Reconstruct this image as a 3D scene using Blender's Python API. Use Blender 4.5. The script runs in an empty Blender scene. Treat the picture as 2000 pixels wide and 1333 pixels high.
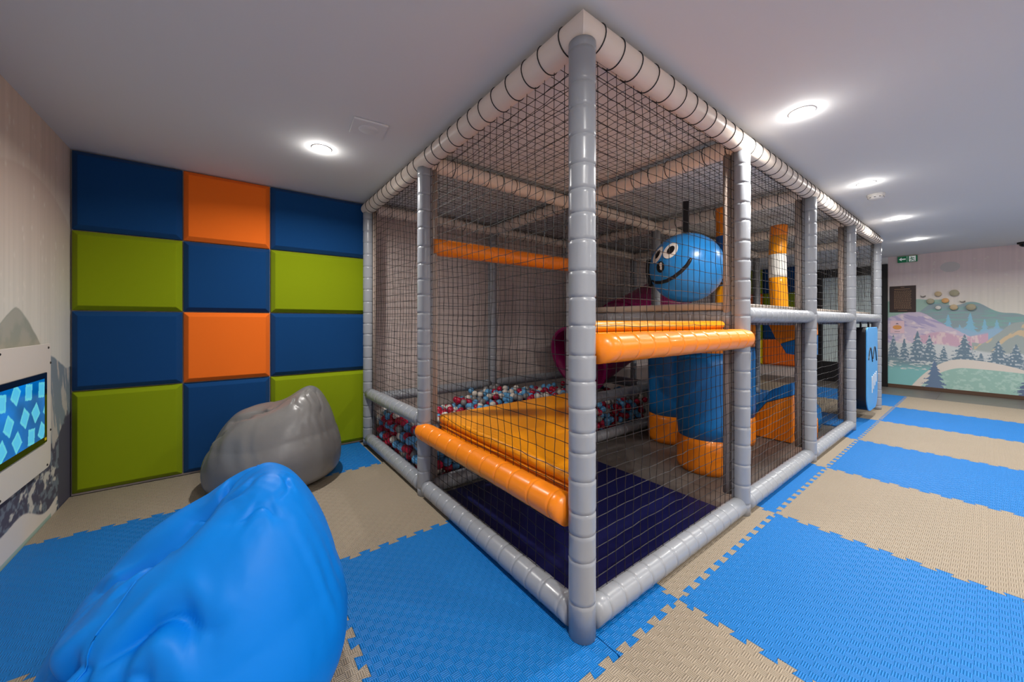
import bpy, bmesh, math, random
import numpy as np
from mathutils import Vector, Matrix
random.seed(7); rng = np.random.default_rng(7)
sc = bpy.context.scene
COL = sc.collection
PI = math.pi

# ---------------------------------------------------------------- camera
CAM = Vector((-0.9228, -0.8237, 1.05))
cd = bpy.data.cameras.new('camera'); cam = bpy.data.objects.new('camera', cd); COL.objects.link(cam)
cd.sensor_fit = 'HORIZONTAL'; cd.sensor_width = 36.0
cd.lens = 36.0 * 715.0 / 2000.0
cd.shift_y = (628.0 - 666.5) / 2000.0
cd.clip_start = 0.02
cam.location = CAM
cam.rotation_euler = (PI/2, 0, math.radians(52.6) - PI/2)
sc.camera = cam

# ---------------------------------------------------------------- world, exposure
w = bpy.data.worlds.new('world'); sc.world = w; w.use_nodes = True
w.node_tree.nodes['Background'].inputs[0].default_value = (0.5, 0.5, 0.52, 1)
w.node_tree.nodes['Background'].inputs[1].default_value = 0.05
sc.view_settings.view_transform = 'Standard'; sc.view_settings.look = 'None'
sc.view_settings.exposure = 0.09; sc.view_settings.gamma = 1.0
sc.view_settings.use_curve_mapping = False
LAMP_W = 21.0          # watts of every ceiling downlight
LAMP_COL = (1.0, 0.965, 0.92)

# room and frame dimensions (metres); origin = foot of the near corner post
XL, XR, YB, YF, ZC = -1.69, 7.45, 2.53, -4.2, 2.08
GX = [0.0, 1.27, 2.50, 3.80, 5.14]
GY = [0.0, 1.246, 2.39]
RP = 0.045
ZT = 2.01

# ---------------------------------------------------------------- helpers
def lin(c):
    return tuple(((x/255.0)/12.92 if x/255.0 <= 0.04045 else ((x/255.0+0.055)/1.055)**2.4) for x in c)
def lin_np(a):
    a = np.clip(a, 0, 255)/255.0
    return np.where(a <= 0.04045, a/12.92, ((a+0.055)/1.055)**2.4)

def mat(name, rgb, rough=0.5, spec=0.5, bump=None, var=0.0, coat=0.0, emit=None, estr=0.0, metal=0.0, sheen=0.0, varscale=6.0):
    m = bpy.data.materials.new(name); m.use_nodes = True
    nt = m.node_tree; b = nt.nodes['Principled BSDF']
    c = lin(rgb) + (1,)
    b.inputs['Base Color'].default_value = c
    b.inputs['Roughness'].default_value = rough
    b.inputs['Specular IOR Level'].default_value = spec
    b.inputs['Metallic'].default_value = metal
    b.inputs['Coat Weight'].default_value = coat
    if sheen: b.inputs['Sheen Weight'].default_value = sheen
    if emit:
        b.inputs['Emission Color'].default_value = lin(emit) + (1,)
        b.inputs['Emission Strength'].default_value = estr
    tc = None
    if bump or var:
        tc = nt.nodes.new('ShaderNodeTexCoord')
    if var:
        n = nt.nodes.new('ShaderNodeTexNoise'); n.inputs['Scale'].default_value = varscale; n.inputs['Detail'].default_value = 4
        nt.links.new(tc.outputs['Object'], n.inputs['Vector'])
        r = nt.nodes.new('ShaderNodeMapRange'); r.inputs['To Min'].default_value = 1-var; r.inputs['To Max'].default_value = 1+var
        nt.links.new(n.outputs['Fac'], r.inputs['Value'])
        mx = nt.nodes.new('ShaderNodeMix'); mx.data_type = 'RGBA'; mx.blend_type = 'MULTIPLY'; mx.inputs['Factor'].default_value = 1
        mx.inputs['A'].default_value = c
        nt.links.new(r.outputs['Result'], mx.inputs['B']); nt.links.new(mx.outputs['Result'], b.inputs['Base Color'])
    if bump:
        scale, strength, dist = bump
        n = nt.nodes.new('ShaderNodeTexNoise'); n.inputs['Scale'].default_value = scale; n.inputs['Detail'].default_value = 3
        nt.links.new(tc.outputs['Object'], n.inputs['Vector'])
        bp = nt.nodes.new('ShaderNodeBump'); bp.inputs['Strength'].default_value = strength; bp.inputs['Distance'].default_value = dist
        nt.links.new(n.outputs['Fac'], bp.inputs['Height']); nt.links.new(bp.outputs['Normal'], b.inputs['Normal'])
    return m

def art_mat(name, rough=0.7, emit=0.0, streak=False):
    m = bpy.data.materials.new(name); m.use_nodes = True
    nt = m.node_tree; b = nt.nodes['Principled BSDF']
    a = nt.nodes.new('ShaderNodeAttribute'); a.attribute_name = 'art'
    nt.links.new(a.outputs['Color'], b.inputs['Base Color'])
    b.inputs['Roughness'].default_value = rough
    b.inputs['Specular IOR Level'].default_value = 0.25
    if emit:
        nt.links.new(a.outputs['Color'], b.inputs['Emission Color']); b.inputs['Emission Strength'].default_value = emit
    if streak:
        tc = nt.nodes.new('ShaderNodeTexCoord'); mp = nt.nodes.new('ShaderNodeMapping'); mp.inputs['Scale'].default_value = (60, 60, 2)
        n = nt.nodes.new('ShaderNodeTexNoise'); n.inputs['Scale'].default_value = 1.0
        bp = nt.nodes.new('ShaderNodeBump'); bp.inputs['Strength'].default_value = 0.12; bp.inputs['Distance'].default_value = 0.002
        nt.links.new(tc.outputs['Object'], mp.inputs['Vector']); nt.links.new(mp.outputs['Vector'], n.inputs['Vector'])
        nt.links.new(n.outputs['Fac'], bp.inputs['Height']); nt.links.new(bp.outputs['Normal'], b.inputs['Normal'])
    return m

def link(o, parent=None):
    COL.objects.link(o)
    if parent is not None: o.parent = parent
    return o
def tag(o, label=None, cat=None, group=None, kind=None):
    if label: o['label'] = label
    if cat: o['category'] = cat
    if group: o['group'] = group
    if kind: o['kind'] = kind
    return o
def empty(name, loc, label=None, cat=None, group=None, rz=0.0, parent=None):
    o = bpy.data.objects.new(name, None); o.location = loc; o.rotation_euler = (0, 0, rz); o.empty_display_size = 0.05
    link(o, parent); tag(o, label, cat, group); return o
def meshobj(name, verts, faces, m, parent=None, smooth=False, loc=(0, 0, 0)):
    me = bpy.data.meshes.new(name); me.from_pydata([tuple(v) for v in verts], [], [tuple(f) for f in faces]); me.update()
    if m: me.materials.append(m)
    if smooth: me.shade_smooth()
    o = bpy.data.objects.new(name, me); o.location = loc
    return link(o, parent)
def bmobj(name, bm, m, parent=None, smooth=False, loc=(0, 0, 0), rot=(0, 0, 0)):
    me = bpy.data.meshes.new(name); bmesh.ops.recalc_face_normals(bm, faces=bm.faces); bm.to_mesh(me); bm.free()
    for x in (m if isinstance(m, list) else [m]): me.materials.append(x)
    if smooth: me.shade_smooth()
    o = bpy.data.objects.new(name, me); o.location = loc; o.rotation_euler = rot
    return link(o, parent)
def copyobj(src, name=None, loc=None, parent=None, rot=None):
    o = src.copy(); 
    if name: o.name = name
    COL.objects.link(o); o.parent = parent
    if loc is not None: o.location = loc
    if rot is not None: o.rotation_euler = rot
    return o
def box_bm(x0, x1, y0, y1, z0, z1, bev=0.0, seg=2):
    bm = bmesh.new(); r = bmesh.ops.create_cube(bm, size=1.0)
    for v in bm.verts:
        v.co = Vector((x0+(v.co.x+.5)*(x1-x0), y0+(v.co.y+.5)*(y1-y0), z0+(v.co.z+.5)*(z1-z0)))
    if bev: bmesh.ops.bevel(bm, geom=list(bm.edges), offset=bev, segments=seg, profile=0.5, affect='EDGES', clamp_overlap=True)
    return bm
def box(name, x0, x1, y0, y1, z0, z1, m, parent=None, bev=0.0, seg=2, smooth=False):
    return bmobj(name, box_bm(x0, x1, y0, y1, z0, z1, bev, seg), m, parent, smooth)
def prism_bm(poly, axis, a0, a1, bev=0.0, seg=3):
    """poly = list of 2-D points; axis: 'z' -> (x,y), 'x' -> (y,z), 'y' -> (x,z); extruded from a0 to a1"""
    def p3(p, a):
        if axis == 'z': return (p[0], p[1], a)
        if axis == 'x': return (a, p[0], p[1])
        return (p[0], a, p[1])
    bm = bmesh.new()
    v0 = [bm.verts.new(p3(p, a0)) for p in poly]; v1 = [bm.verts.new(p3(p, a1)) for p in poly]
    n = len(poly)
    bm.faces.new(v0); bm.faces.new(v1[::-1])
    for i in range(n): bm.faces.new((v0[i], v1[i], v1[(i+1) % n], v0[(i+1) % n]))
    bmesh.ops.recalc_face_normals(bm, faces=bm.faces)
    if bev: bmesh.ops.bevel(bm, geom=list(bm.edges), offset=bev, segments=seg, profile=0.5, affect='EDGES', clamp_overlap=True)
    return bm
def prism(name, poly, axis, a0, a1, m, parent=None, bev=0.0, seg=3, smooth=False):
    return bmobj(name, prism_bm(poly, axis, a0, a1, bev, seg), m, parent, smooth)
def lathe(name, prof, m, parent=None, n=32, loc=(0, 0, 0), rot=(0, 0, 0), smooth=True):
    """prof = [(r,z)...] about z; r=0 ends close"""
    V = []; Fc = []; rings = []
    for r, z in prof:
        if r < 1e-6: rings.append([len(V)]); V.append((0, 0, z))
        else:
            rings.append(list(range(len(V), len(V)+n)))
            V += [(r*math.cos(2*PI*k/n), r*math.sin(2*PI*k/n), z) for k in range(n)]
    for a, b in zip(rings, rings[1:]):
        for k in range(n):
            k2 = (k+1) % n
            if len(a) == 1 and len(b) == 1: continue
            if len(a) == 1: Fc.append((a[0], b[k2], b[k]))
            elif len(b) == 1: Fc.append((a[k], a[k2], b[0]))
            else: Fc.append((a[k], a[k2], b[k2], b[k]))
    o = meshobj(name, V, Fc, m, parent, smooth, loc); o.rotation_euler = rot
    return o
def frame_of(d):
    d = d.normalized(); up = Vector((0, 0, 1)) if abs(d.z) < 0.9 else Vector((1, 0, 0))
    a = d.cross(up).normalized(); b = d.cross(a).normalized()
    return d, a, b

def tube(name, p0, p1, r, m, parent, pitch=0.095, groove=0.0035, n=20, dome0=False, dome1=False, mit0=None, mit1=None, jitter=0.12, wrinkle=0.0012, grooves=None, cap=True):
    """padded tube with tied grooves; mit0 / mit1: (axis vector) shear of an end ring for a mitred corner"""
    p0 = Vector(p0); p1 = Vector(p1); L = (p1-p0).length; d, a, b = frame_of(p1-p0)
    if grooves is None:
        grooves = []; s = pitch*(0.35+0.4*random.random())
        while s < L-0.03:
            grooves.append(s); s += pitch*(1+random.uniform(-jitter, jitter))
    st = [(0.0, r)]
    for g in grooves:
        for ds, k in ((-0.014, 0), (-0.0042, 0), (-0.0016, .8), (0, 1.0), (0.0016, .8), (0.0042, 0), (0.014, 0)):
            if 0.002 < g+ds < L-0.002: st.append((g+ds, r-groove*k))
    st.append((L, r))
    if len(st) < 6: st = st[:1]+[(L*.5, r)]+st[1:]
    st.sort()
    if dome0: st = [(-r*math.sin(t)*0.9, r*math.cos(t)) for t in (1.5, 1.2, .9, .6, .3)] + st
    if dome1: st = st + [(L+r*math.sin(t)*0.9, r*math.cos(t)) for t in (.3, .6, .9, 1.2, 1.5)]
    V = []; F = []
    ph = random.random()*6
    for i, (s, rr) in enumerate(st):
        near = min([abs(s-g) for g in grooves] or [1])
        for k in range(n):
            t = 2*PI*k/n
            q = rr
            if wrinkle and 0.003 < near < 0.016: q += wrinkle*math.sin(7*t+ph+i*1.7)*math.sin(3*t+i)
            off = a*math.cos(t)*q + b*math.sin(t)*q
            ss = s
            if i == 0 and mit0 is not None: ss = s + off.dot(mit0)
            if i == len(st)-1 and mit1 is not None: ss = s + off.dot(mit1)
            V.append(p0 + d*ss + off)
    for i in range(len(st)-1):
        for k in range(n):
            k2 = (k+1) % n
            F.append((i*n+k, i*n+k2, (i+1)*n+k2, (i+1)*n+k))
    if cap:
        F.append(tuple(range(n))[::-1]); F.append(tuple((len(st)-1)*n+k for k in range(n)))
    return meshobj(name, V, F, m, parent, True)

def cord_mesh(name, pts, radii, m, parent=None, n=8, closed=False):
    V = []; F = []; N = len(pts); pts = [Vector(p) for p in pts]
    for i, p in enumerate(pts):
        q0 = pts[(i-1) % N] if (closed or i > 0) else p
        q1 = pts[(i+1) % N] if (closed or i < N-1) else p
        d, a, b = frame_of(q1-q0); r = radii[i] if hasattr(radii, '__len__') else radii
        V += [p + a*math.cos(2*PI*k/n)*r + b*math.sin(2*PI*k/n)*r for k in range(n)]
    for i in range(N if closed else N-1):
        j = (i+1) % N
        for k in range(n): F.append((i*n+k, i*n+(k+1) % n, j*n+(k+1) % n, j*n+k))
    if not closed: F.append(tuple(range(n))); F.append(tuple((N-1)*n+k for k in range(n)))
    return meshobj(name, V, F, m, parent, True)

def torus_mesh(name, R, r, n=24, k=5):
    V = []; F = []
    for i in range(n):
        t = 2*PI*i/n
        for j in range(k):
            s = 2*PI*j/k; q = R+r*math.cos(s)
            V.append((q*math.cos(t), q*math.sin(t), r*math.sin(s)))
    for i in range(n):
        for j in range(k):
            F.append((i*k+j, ((i+1) % n)*k+j, ((i+1) % n)*k+(j+1) % k, i*k+(j+1) % k))
    me = bpy.data.meshes.new(name); me.from_pydata(V, [], F); me.shade_smooth(); me.update(); return me

# ---------------------------------------------------------------- noise for printed art
def vnoise(x, y, seed=0):
    r = np.random.default_rng(seed).random((64, 64))
    xi = np.floor(x).astype(int); yi = np.floor(y).astype(int); fx = x-xi; fy = y-yi
    fx = fx*fx*(3-2*fx); fy = fy*fy*(3-2*fy)
    g = lambda i, j: r[i % 64, j % 64]
    return (g(xi, yi)*(1-fx)+g(xi+1, yi)*fx)*(1-fy) + (g(xi, yi+1)*(1-fx)+g(xi+1, yi+1)*fx)*fy
def fbm(x, y, seed=0, oct=4):
    v = 0; a = 0.5
    for o in range(oct): v = v + a*vnoise(x*2**o, y*2**o, seed+o); a *= .5
    return v
def blend(img, mask, col):
    col = np.asarray(col, float); mask = np.clip(mask, 0, 1)[..., None]
    return img*(1-mask) + col*mask
def sm(a, b, x):
    t = np.clip((x-a)/(b-a), 0, 1); return t*t*(3-2*t)
def fir(img, y, z, y0, z0, z1, hw, col, layers=7, seed=1, snow=0.0):
    t = (z1-z)/(z1-z0)
    saw = 0.45+0.55*((t*layers) % 1.0)
    edge = hw*np.clip(t, 0, 1)*saw*(0.8+0.5*vnoise(y*90, z*90, seed))
    mk = (np.abs(y-y0) < edge+0.004) & (t > 0) & (t < 1)
    img = blend(img, mk.astype(float), col)
    if snow: img = blend(img, snow*mk*(((t*layers) % 1.0) > .55)*sm(.50, .62, vnoise(y*70, z*45, seed+2)), (212, 220, 224))
    return img
def art_grid(name, axis, const, a0, a1, z0, z1, na, nz, paint, m, parent=None, rounded=None):
    A, Z = np.meshgrid(np.linspace(a0, a1, na), np.linspace(z0, z1, nz))
    img = paint(A, Z)
    n = na*nz
    V = np.zeros((n, 3))
    if axis == 'x': V[:, 0] = const; V[:, 1] = A.ravel()
    else: V[:, 1] = const; V[:, 0] = A.ravel()
    V[:, 2] = Z.ravel()
    i = np.arange(nz-1)[:, None]*na + np.arange(na-1)[None, :]; i = i.ravel()
    F = np.stack([i, i+1, i+1+na, i+na], 1)
    me = bpy.data.meshes.new(name)
    me.from_pydata(V.tolist(), [], F.tolist()); me.update()
    at = me.color_attributes.new('art', 'FLOAT_COLOR', 'POINT')
    c = np.ones((n, 4)); c[:, :3] = lin_np(img.reshape(-1, 3))
    at.data.foreach_set('color', c.astype(np.float32).ravel())
    me.materials.append(m)
    o = bpy.data.objects.new(name, me)
    return link(o, parent)

# ---------------------------------------------------------------- materials
M = {}
M['ceil'] = mat('ceiling_paint', (225, 226, 226), 0.85, 0.2, bump=(300, 0.05, 0.001))
M['wallpaper'] = mat('plain_wallpaper', (220, 205, 198), 0.75, 0.25, bump=(60, 0.08, 0.002), var=0.05, varscale=2.5)
M['stone'] = mat('floor_tile', (104, 98, 92), 0.42, 0.45, bump=(40, 0.08, 0.002), var=0.10, varscale=9)
M['grout'] = mat('grout', (150, 144, 136), 0.9, 0.1)
M['skirting'] = mat('brown_skirting', (86, 64, 50), 0.5, 0.4, var=0.08)
M['black'] = mat('black_frame', (24, 24, 25), 0.45, 0.4)
M['navy'] = mat('navy_felt', (18, 66, 118), 0.95, 0.1, bump=(900, 0.35, 0.0012), var=0.06, varscale=400, sheen=0.1)
M['green'] = mat('green_felt', (134, 152, 16), 0.95, 0.1, bump=(900, 0.35, 0.0012), var=0.05, varscale=400, sheen=0.05)
M['orangefelt'] = mat('orange_felt', (246, 116, 36), 0.95, 0.1, bump=(900, 0.3, 0.0012), var=0.04, varscale=400, sheen=0.05)
M['yellowfelt'] = mat('yellow_felt', (238, 208, 20), 0.95, 0.1, bump=(900, 0.3, 0.0012))
M['grey'] = mat('grey_vinyl', (150, 154, 160), 0.30, 0.5, bump=(35, 0.10, 0.003), coat=0.15)
M['cream'] = mat('cream_vinyl', (234, 220, 206), 0.36, 0.45, bump=(35, 0.08, 0.003))
M['orange'] = mat('orange_vinyl', (252, 140, 22), 0.30, 0.5, bump=(30, 0.12, 0.003), coat=0.1)
M['yelorange'] = mat('amber_vinyl', (255, 162, 8), 0.34, 0.5, bump=(18, 0.22, 0.006))
M['blue'] = mat('blue_vinyl', (18, 116, 186), 0.36, 0.5, bump=(20, 0.10, 0.004))
M['purple'] = mat('magenta_plastic', (150, 18, 92), 0.30, 0.5)
M['deck'] = mat('taupe_vinyl', (176, 164, 152), 0.45, 0.4, bump=(25, 0.1, 0.003))
M['cord'] = mat('black_cord', (34, 31, 31), 0.6, 0.4)
M['hem'] = mat('net_hem', (165, 150, 140), 0.8, 0.2, bump=(120, 0.5, 0.004))
M['tie'] = mat('black_cable_tie', (22, 21, 21), 0.4, 0.5)
M['navymat'] = mat('navy_mat', (10, 16, 72), 0.5, 0.4, bump=(20, 0.05, 0.003))
M['white'] = mat('white_vinyl', (236, 234, 228), 0.4, 0.5)
M['ballred'] = mat('ball_red', (186, 22, 62), 0.28, 0.5)
M['ballblue'] = mat('ball_blue', (104, 176, 226), 0.28, 0.5)
M['ballwhite'] = mat('ball_white', (236, 228, 216), 0.28, 0.5)
M['ballgrey'] = mat('ball_grey', (140, 138, 138), 0.28, 0.5)
M['bagblue'] = mat('bag_blue', (0, 130, 228), 0.5, 0.22, bump=(7, 0.30, 0.02))
M['baggrey'] = mat('bag_grey', (116, 114, 112), 0.36, 0.5, bump=(7, 0.25, 0.02))
M['boardwhite'] = mat('white_board', (226, 218, 206), 0.45, 0.4)
M['plywood'] = mat('plywood', (206, 164, 108), 0.6, 0.3, var=0.12, varscale=60)
M['bezel'] = mat('bezel', (14, 14, 16), 0.12, 0.6)
M['steel'] = mat('steel_screw', (70, 68, 66), 0.35, 0.5, metal=0.8)
M['plastic'] = mat('white_plastic', (224, 222, 218), 0.45, 0.4)
M['lens'] = mat('lamp_lens', (255, 250, 240), 0.4, 0.2, emit=(255, 246, 232), estr=28.0)
M['signgreen'] = mat('sign_green', (4, 106, 68), 0.4, 0.4, emit=(4, 106, 68), estr=0.15)
M['signwhite'] = mat('sign_white', (240, 246, 240), 0.4, 0.4, emit=(240, 246, 240), estr=0.15)
M['brownboard'] = mat('dark_brown_board', (58, 42, 38), 0.5, 0.4)
M['brownprint'] = mat('tan_print', (150, 122, 96), 0.7, 0.2)
M['pegtan'] = mat('peg_tan', (200, 178, 142), 0.6, 0.3, var=0.1, varscale=50)
M['pegolive'] = mat('peg_olive', (172, 166, 140), 0.6, 0.3, var=0.1, varscale=50)
M['pegorange'] = mat('peg_orange', (218, 168, 112), 0.6, 0.3, var=0.1, varscale=50)
M['pegwhite'] = mat('peg_white', (222, 218, 208), 0.6, 0.3)
M['pegdark'] = mat('peg_dark', (120, 116, 108), 0.6, 0.3)
M['frost'] = mat('frosted_glass', (226, 240, 238), 0.35, 0.5, var=0.05, varscale=3)
M['paper'] = mat('pink_notice', (232, 200, 206), 0.6, 0.2)
M['paperprint'] = mat('notice_print', (224, 160, 96), 0.7, 0.2)
M['ink'] = mat('grey_ink', (120, 112, 122), 0.7, 0.2)
M['toyblue'] = mat('toy_ball_blue', (34, 132, 206), 0.30, 0.5)
M['toyblack'] = mat('toy_print_black', (22, 20, 24), 0.4, 0.4)
M['toywhite'] = mat('toy_print_white', (238, 232, 224), 0.4, 0.4)
M['padblue'] = mat('pad_blue', (84, 164, 226), 0.42, 0.45, bump=(20, 0.12, 0.004))

def foam_mat(name, rgb):
    """EVA foam with a basket weave of raised bars (4 bars to a 25 mm square, turned in every other square)"""
    m = bpy.data.materials.new(name); m.use_nodes = True
    nt = m.node_tree; N = nt.nodes; Lk = nt.links; b = N['Principled BSDF']
    b.inputs['Roughness'].default_value = 0.52; b.inputs['Specular IOR Level'].default_value = 0.4
    tc = N.new('ShaderNodeTexCoord'); sx = N.new('ShaderNodeSeparateXYZ'); Lk.new(tc.outputs['Object'], sx.inputs[0])
    def mth(op, a, bb=None, c=None):
        n = N.new('ShaderNodeMath'); n.operation = op
        for i, v in enumerate((a, bb, c)):
            if v is None: continue
            if isinstance(v, (int, float)): n.inputs[i].default_value = v
            else: Lk.new(v, n.inputs[i])
        return n.outputs[0]
    cs = 0.0245
    x = mth('DIVIDE', sx.outputs['X'], cs); y = mth('DIVIDE', sx.outputs['Y'], cs)
    ck = mth('FLOORED_MODULO', mth('ADD', mth('FLOOR', x), mth('FLOOR', y)), 2.0)
    bars = lambda q: mth('PINGPONG', mth('MULTIPLY', q, 4.0), 0.5)
    hx = bars(x); hy = bars(y)
    h = mth('ADD', mth('MULTIPLY', hx, ck), mth('MULTIPLY', hy, mth('SUBTRACT', 1.0, ck)))
    h = mth('SMOOTH_MIN', mth('MULTIPLY', h, 3.0), 1.0, 0.2)
    bp = N.new('ShaderNodeBump'); bp.inputs['Strength'].default_value = 1.0; bp.inputs['Distance'].default_value = 0.0016
    Lk.new(h, bp.inputs['Height']); Lk.new(bp.outputs['Normal'], b.inputs['Normal'])
    nz = N.new('ShaderNodeTexNoise'); nz.inputs['Scale'].default_value = 3.0; Lk.new(tc.outputs['Object'], nz.inputs['Vector'])
    mr = N.new('ShaderNodeMapRange'); mr.inputs['To Min'].default_value = 0.95; mr.inputs['To Max'].default_value = 1.05
    Lk.new(nz.outputs['Fac'], mr.inputs['Value'])
    gr = N.new('ShaderNodeMapRange'); gr.inputs['To Min'].default_value = 0.62; gr.inputs['To Max'].default_value = 1.02; Lk.new(h, gr.inputs['Value'])  # groove shade between the bars, painted into the base colour
    mm = mth('MULTIPLY', mr.outputs[0], gr.outputs[0])
    mx = N.new('ShaderNodeMix'); mx.data_type = 'RGBA'; mx.blend_type = 'MULTIPLY'; mx.inputs['Factor'].default_value = 1
    mx.inputs['A'].default_value = lin(rgb)+(1,)
    Lk.new(mm, mx.inputs['B']); Lk.new(mx.outputs['Result'], b.inputs['Base Color'])
    return m
M['foamblue'] = foam_mat('blue_foam', (6, 122, 204))
M['foamtan'] = foam_mat('tan_foam', (166, 152, 132))

# ================================================================ SETTING
fl = box('floor', XL-.1, XR+1.2, YF-.1, YB+.1, -0.12, -0.006, M['grout']); tag(fl, 'grey tiled floor of the playroom', None, kind='structure')
ce = box('ceiling', XL-.1, XR+1.2, YF-.1, YB+.1, ZC, ZC+.1, M['ceil']); tag(ce, 'light grey painted ceiling', None, kind='structure')
# stone floor tiles where the foam mats leave the floor bare
tsrc = None
for i in range(-2, 13):
    for j in range(-3, 3):
        x0, x1 = XR-0.6*(i+1), XR-0.6*i; y0, y1 = -0.38+1.2*j, -0.38+1.2*(j+1)
        if x1 > XR+.01: continue
        inside = (x0 > 0.5 and x0 < 5.2 and y1 > 0 and y0 < 2.4)
        far = x1 > 5.0
        if not (inside or far) or y1 > YB+.6 or y1 < YF+.2: continue
        if tsrc is None:
            tsrc = bmobj('floor_tile', box_bm(-.298, .298, -.598, .598, -.006, 0.0, .0015, 1), M['stone'], fl, loc=((x0+x1)/2, (y0+y1)/2, 0))
        else:
            copyobj(tsrc, None, ((x0+x1)/2, (y0+y1)/2, 0), fl)

# ---- printed wallpaper of the left wall
def paint_left(Y, Z):
    img = np.zeros(Y.shape+(3,))
    t = np.clip(Z/2.08, 0, 1)
    c0 = np.array([224, 222, 210.]); c1 = np.array([218, 198, 182.])
    img[:] = c0 + (c1-c0)*sm(.55, .95, t)[..., None]
    img *= (0.97+0.06*vnoise(Y*70, Z*1.5, 3))[..., None]
    # large pale disc behind the snow
    d = np.sqrt((Y-1.95)**2 + (Z-.75)**2)
    img = blend(img, .5*sm(1.03, 1.01, d)*sm(.9, 1.6, Z), (202, 178, 164))
    fl_ = np.random.default_rng(5)
    for k in range(170):
        y0 = fl_.uniform(.6, 2.5); z0 = fl_.uniform(.95, 2.0)
        img = blend(img, .7*np.exp(-(((Y-y0)/.007)**2+((Z-z0)/.012)**2)), (232, 224, 212))
    # green-grey hill
    hill = 1.10-0.30*np.clip(np.abs(Y-1.82)/.38, 0, 3)**1.5 + .02*fbm(Y*12, Z*3, 7)
    img = blend(img, sm(-.004, .004, hill-Z), np.array([158, 162, 150]))
    img = blend(img, sm(0, .01, hill-Z)*.6*sm(.40, .60, fbm(Y*10+Z*6, Z*10-Y*6, 9)), (182, 178, 166))
    # blue-grey rock with pale streaks
    rock = .80+.05*np.sin(Y*9+1)+.05*fbm(Y*9, Z*2, 11)
    img = blend(img, sm(-.004, .004, rock-Z)*(Y > 1.2), (134, 146, 154))
    img = blend(img, (Z < rock)*sm(.50, .60, fbm(Y*26+Z*6, Z*5, 13)), (196, 190, 182))
    dk = .44+.12*sm(2.3, 2.48, Y)+.14*fbm(Y*24, Z*14, 15)
    img = blend(img, sm(-.01, .01, dk-Z-.12), (84, 82, 98))
    img = blend(img, (Z < .40)*(Y < 2.33)*sm(.45, .55, fbm(Y*40, Z*40, 17)), (118, 128, 140))
    img = blend(img, (Z < .34)*(Y < 2.30)*sm(.56, .62, fbm(Y*16-Z*12, Z*20+Y*8, 19)), (206, 202, 192))
    # snow bank and pale green strip along the bottom
    sn = .165-.09*sm(1.68, 2.24, Y)+.02*np.sin(Y*14)
    img = blend(img, sm(-.003, .003, sn-Z)*(Y < 2.27+.05*vnoise(Y*3, Z*60, 21)), (226, 218, 208))
    img = blend(img, (Z < .026)*(Y < 2.22), np.array([168, 192, 180]))
    return img
M['muralL'] = art_mat('mural_left', 0.75, streak=True)
wl = box('wall_left', XL-.1, XL-.002, YF-.1, YB+.1, 0, ZC, M['wallpaper']); tag(wl, 'pale pink wallpapered wall with snowy mountain print', None, kind='structure')
art_grid('printed_mural', 'x', XL, .2, 2.53, 0, ZC, 380, 420, paint_left, M['muralL'], wl)

# ---- back wall (panels, then plain pink paper behind the ball pit)
wb = box('wall_back', XL-.1, XR+1.2, YB, YB+.1, 0, ZC, M['wallpaper']); tag(wb, 'pink wallpapered wall behind the ball pit', None, kind='structure')
wf = box('wall_front', XL-.1, XR+1.2, YF-.1, YF, 0, ZC, M['wallpaper']); tag(wf, 'plain wallpapered wall opposite the play frame', None, kind='structure')

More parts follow.
